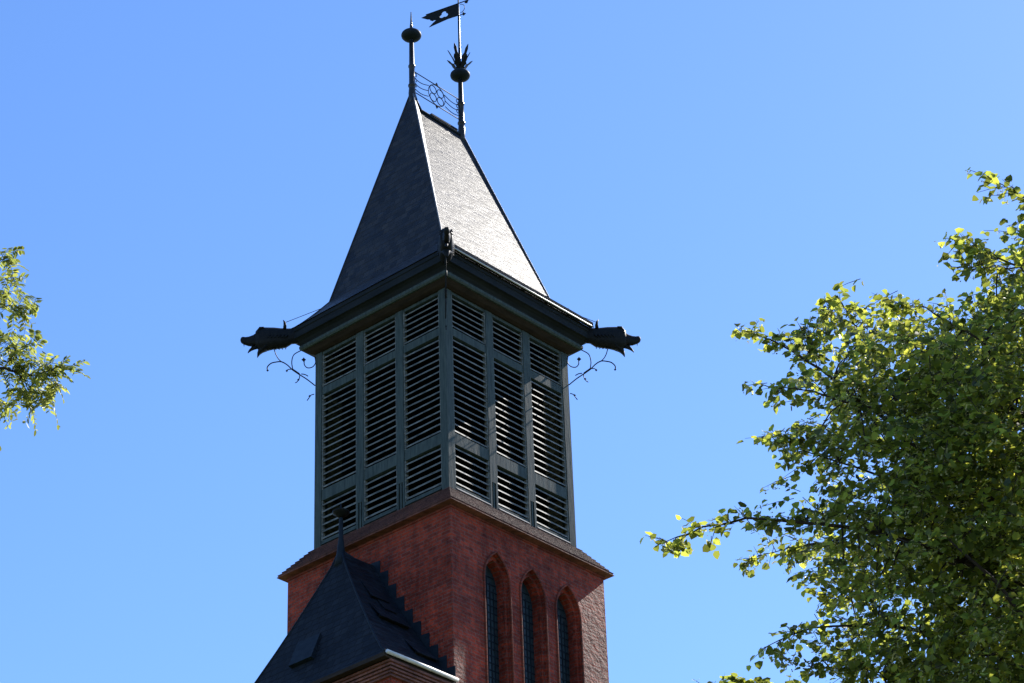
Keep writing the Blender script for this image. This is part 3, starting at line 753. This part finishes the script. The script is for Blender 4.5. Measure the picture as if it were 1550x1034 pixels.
for pts, D, r in guides:
    W3 = [ray(u, v, D + .25*math.sin(i*1.7 + u*.01)) for i, (u, v) in enumerate(pts)]
    if pts[0][0] >= 1380: 
        root = on_trunk(W3[0].z - 2.2); lim = curve3(root, W3[0], (0, 0, .06), 7, rnd)[:-1]
        limbs.tube(lim + W3[:1], [.085 + (r - .085)*i/7 for i in range(8)], 7); limb_pts += lim[2:]
    fine = []
    for i in range(len(W3)-1):
        for k in range(3): t = k/3; fine.append(W3[i].lerp(W3[i+1], t) + Vector((rnd.gauss(0, .008), rnd.gauss(0, .008), rnd.gauss(0, .008))))
    fine.append(W3[-1]); n = len(fine)
    limbs.tube(fine, [max(.004, r*(1 - i/(n-1)*.85)) for i in range(n)], 6); limb_pts += fine
    # side shoots along the outer part of the limb, each carrying a few hanging leaves
    for i in range(n):
        t = i/(n-1)
        if t < .10: continue
        d = np.array(fine[min(i+1, n-1)] - fine[max(i-1, 0)]); d = d/np.linalg.norm(d)
        for k in range(3 if t > .3 else 2):
            if rs.uniform() < .22: continue
            dv = d*.8 + rs.normal(0, .6, 3) + np.array([0, 0, .15]); dv /= np.linalg.norm(dv); Ls = rs.uniform(.08, .42)*(1.05 - .72*t)
            p0 = np.array(fine[i]); p1 = p0 + dv*Ls
            limbs.tube([tuple(p0), tuple(p0 + dv*Ls*.5 + [0, 0, .01]), tuple(p1)], [.006, .0045, .003], 3, False)
            gc.append(p1); gd.append(dv + rs.normal(0, .25, 3))
gc = np.array(gc); gd = np.array(gd)
# in-frame body: layered clumps of sprays with gaps between them
cand, q = crown_pts(30000, .1); u, v = px(cand)
wob = 24*np.sin(v/31. + 2*np.sin(v/53.)) + 12*np.sin(v/11. + cand[:, 2]*3)
dens = np.clip((u - 1170)/330., 0, 1)*np.clip((v - 330)/260., .25, 1)
ok = (u > 900) & (u < 1640) & (v > -120) & (v < 1150) & inpoly(u + wob*(u < 1500) + 2, v, BODY)
ok &= (clump(cand*np.array([1, 1, 1.7]), 2.9) > .13 - .38*dens) & (rs.uniform(size=len(u)) < .75 + .25*dens)
cc, cq = cand[ok], q[ok]; uc = u[ok]
LP = np.array([tuple(p) for p in limb_pts]); near = np.array([np.linalg.norm(LP - c_, axis=1).argmin() for c_ in cc]); nd = np.linalg.norm(LP[near] - cc, axis=1)
kk = ((nd < .55) & ((uc > 1235) | (nd < .28))) | ((uc > 1300) & (nd < .9)) | (uc > 1400); cc, cq, near, nd = cc[kk], cq[kk], near[kk], nd[kk]
for c_, j, d_ in list(zip(cc, near, nd))[:NCL]:
    if .1 < d_ < .62: limbs.tube([tuple(LP[j]), tuple((LP[j] + c_)/2 + np.array([0, 0, .05])), tuple(c_)], [.011, .008, .005], 4, False)
print('clump centres', len(cc)); cc, cq = cc[:NCL], cq[:NCL]
bc, bd = [], []
for c_, q_ in zip(cc, cq):
    r_ = rs.uniform(.16, .34); o_ = q_/(np.linalg.norm(q_) + 1e-6)
    for k in range(rs.randint(3, 7)):
        bc.append(c_ + rs.normal(0, 1, 3)*r_*np.array([1, 1, .5])); bd.append(o_*.6 + rs.normal(0, .6, 3)*np.array([1, 1, .6]))
bc = np.array(bc); bd = np.array(bd)
# out-of-frame crown: sparser, larger leaves
cand2, q2 = crown_pts(9000, .4); u2, v2 = px(cand2); k2 = ~((u2 < 1640) & (v2 > -120) & (v2 < 1150)) & (clump(cand2, 1.6) > -.2)
oc = cand2[k2][:1500]; od = q2[k2][:1500] + rs.normal(0, .4, (len(oc), 3))
tw = []
La = sprays(bc, bd, rs, per=(6, 11), length=(.22, .45), leaf=(.060, .098), tw=tw, droop=.35)
Lb = sprays(gc, gd, rs, per=(4, 8), length=(.12, .28), leaf=(.068, .104), tw=tw, droop=.4)
Lc = sprays(oc, od, rs, per=(8, 12), length=(.4, .7), leaf=(.10, .15))
V1, F1 = [], []; off = 0
for L in (La, Lb, Lc):
    V_, F_ = leaves(*L, HEART); V1.append(V_); F1.append(F_ + off); off += len(V_)
crown = np_mesh('crown', np.vstack(V1), np.vstack(F1), M['linden'], linden, base)
# pale bracts with flower clusters hang under the sprays, mostly at the outer twigs
uL = px(La[0])[0]
sel = np.vstack([La[0][rs.uniform(size=len(La[0])) < np.clip(.34 - (uL - 1200)/1500., .08, .34)], Lb[0][rs.uniform(size=len(Lb[0])) < .40]])  # real bracts, thickened to the left as stand-in for sunlit leaf highlights
n = len(sel)
Vb, Fb = leaves(sel + rs.normal(0, .02, (n, 3)), rs.normal(0, .6, (n, 3)) + np.array([0, 0, -.5]), rs.normal(0, 1, (n, 3)), rs.uniform(.045, .075, n), STRAP, .1)
fl = np.repeat(sel, 3, 0); m3 = len(fl)
Vf, Ff = leaves(fl + rs.normal(0, .022, (m3, 3)) + np.array([0, 0, -.03]), rs.normal(0, 1, (m3, 3)), rs.normal(0, 1, (m3, 3)), rs.uniform(.014, .024, m3), HEART, .1)
np_mesh('blossom', np.vstack([Vb, Vf]), np.vstack([Fb, Ff + len(Vb)]), M['bract'], linden, base)
# extra limbs through the crown and twigs that carry the sprays
for k in range(16):
    q_ = unit(rs.normal(size=3)); q_[2] = abs(q_[2])*.9 - .35; e = c3 + (RH*q_[0]*6.2 + FH*q_[1]*2.5 + np.array([0, 0, 1.])*q_[2]*6.8)*.85
    ue, ve = px(np.array([e])); 
    if ue[0] < 1250 or (ue[0] < 1700 and ve[0] < 380): continue
    lim = curve3(on_trunk(e[2] - 3), Vector(e), (0, 0, .08), 7, rnd); limbs.tube(lim, [.09, .075, .062, .05, .04, .03, .02, .01], 6); limb_pts += lim[2:]
for a, m_, e in tw: limbs.tube([tuple(a), tuple(m_), tuple(e)], [.0045, .0035, .002], 3, False)
trunk.build('trunk', M['bark'], linden, base)
limbs.build('branches', M['twig'], linden, base)

# ---------- feathery-leaved tree on the left, only its outermost sprays reach into view
cl = np.array(ray(-820, 560, 23.0)); bl = np.array([cl[0], cl[1], 0.]); radl = np.array([4.6, 4.6, 4.4])
acacia = empty('locust_tree', tuple(bl), 'light green feathery leaved tree whose branch tips enter at the left edge', 'tree')
lg = [([(-160, 600), (-60, 560), (7, 556), (30, 567), (59, 566), (85, 556), (112, 562)], 22.6, .016),
      ([(59, 566), (72, 576), (92, 584)], 22.6, .006), ([(30, 567), (36, 584), (28, 603)], 22.6, .008), ([(45, 567), (62, 558), (78, 548)], 22.6, .005),
      ([(7, 556), (20, 535), (52, 520)], 22.6, .006), ([(-60, 560), (-20, 530), (20, 512)], 22.9, .008),
      ([(-150, 500), (-60, 470), (0, 463), (30, 466), (48, 464)], 22.2, .010), ([(6, 463), (12, 442), (20, 420)], 22.2, .006),
      ([(-120, 440), (-40, 410), (5, 392), (12, 386)], 22.4, .008), ([(-60, 620), (-20, 600), (12, 612)], 22.8, .007), ([(28, 603), (50, 608), (72, 604)], 22.6, .005),
      ([(-110, 700), (-50, 668), (-20, 655)], 22.3, .006), ([(-40, 520), (0, 515), (35, 535)], 22.7, .006)]
lb = MB(); LA = []
trunk = MB(); trunk.tube([(bl[0], bl[1], 0), (bl[0] + .08, bl[1], 2.5), (bl[0], bl[1] + .1, 5), (bl[0] + .1, bl[1], 8), (cl[0], cl[1], cl[2]), (cl[0], cl[1] + .1, cl[2] + 3.4)], [.34, .27, .24, .20, .14, .03], 12)
def pinnate(base_, d, nrm, L, k, rs):
    d = d/np.linalg.norm(d); s_ = np.cross(d, nrm); s_ /= np.linalg.norm(s_)+1e-9; out = []
    t = np.repeat(np.linspace(.2, 1, k), 2); alt = np.tile([1, -1], k)[:, None]
    p = base_ + np.outer(t, d)*L - np.outer(t*t, [0, 0, 1])*L*.35
    dd = s_*alt*1.0 + d*.45 + rs.normal(0, .15, (2*k, 3)) + np.array([0, 0, -.25])
    return p, dd, np.tile(nrm, (2*k, 1)) + rs.normal(0, .3, (2*k, 3)), rs.uniform(.046, .068, 2*k)
for pts, D, r in lg:
    W3 = [ray(u_, v_, D + .15*math.sin(i*2.1)) for i, (u_, v_) in enumerate(pts)]
    if pts[0][0] < -80:
        lim = curve3(Vector((bl[0], bl[1], W3[0].z - 1.6)), W3[0], (0, 0, .05), 6, rnd); lb.tube(lim, [.06, .05, .04, .032, .025, .02, r], 6)
    fine = []
    for i in range(len(W3)-1):
        for k in range(3): fine.append(W3[i].lerp(W3[i+1], k/3) + Vector((rnd.gauss(0, .006), rnd.gauss(0, .006), rnd.gauss(0, .006))))
    fine.append(W3[-1]); n = len(fine); lb.tube(fine, [max(.003, r*(1 - i/(n-1)*.8)) for i in range(n)], 5)
    for i in range(n):
        if i/(n-1) < .25: continue
        for k in range(rs.randint(2, 4)):
            d = np.array(fine[min(i+1, n-1)] - fine[max(i-1, 0)]); d /= np.linalg.norm(d)
            dd = d*.5 + rs.normal(0, .75, 3); nn = np.array([0, 0, 1.]) + rs.normal(0, .5, 3)
            b0 = np.array(fine[i]) + rs.normal(0, .02, 3); L_ = rs.uniform(.12, .19)
            LA.append(pinnate(b0, dd, nn, L_, rs.randint(5, 8), rs)); dn = dd/np.linalg.norm(dd)
            lb.tube([tuple(b0), tuple(b0 + dn*L_*.5 - np.array([0, 0, .09])*L_), tuple(b0 + dn*L_ - np.array([0, 0, .35])*L_)], [.0025, .002, .001], 3, False)
for k in range(2600):                          # the rest of the crown, out of frame
    q_ = unit(rs.normal(size=3))*rs.uniform(.45, 1)**.5; p = cl + q_*radl; uu, vv = px(np.array([p]))
    if uu[0] > -260: continue
    P_, D_, N_, S_ = pinnate(p, q_ + rs.normal(0, .6, 3), np.array([0, 0, 1.]) + rs.normal(0, .5, 3), .4, 6, rs); LA.append((P_, D_, N_, S_*2.6))
for k in range(14):
    q_ = unit(rs.normal(size=3)); q_[2] = abs(q_[2])*.9 - .2; e = cl + q_*radl*.85
    if px(np.array([e]))[0][0] > -60: continue
    lb.tube(curve3(Vector((bl[0], bl[1], max(4, e[2] - 2.5))), Vector(e), (0, 0, .08), 7, rnd), [.07, .06, .05, .04, .03, .022, .014, .007], 6)
V_, F_ = leaves(*[np.concatenate([L[i] for L in LA]) for i in range(4)], OVAL, .15)
np_mesh('crown', V_, F_, M['pinnate'], acacia, bl)
trunk.build('trunk', M['bark'], acacia, bl); lb.build('branches', M['twig'], acacia, bl)
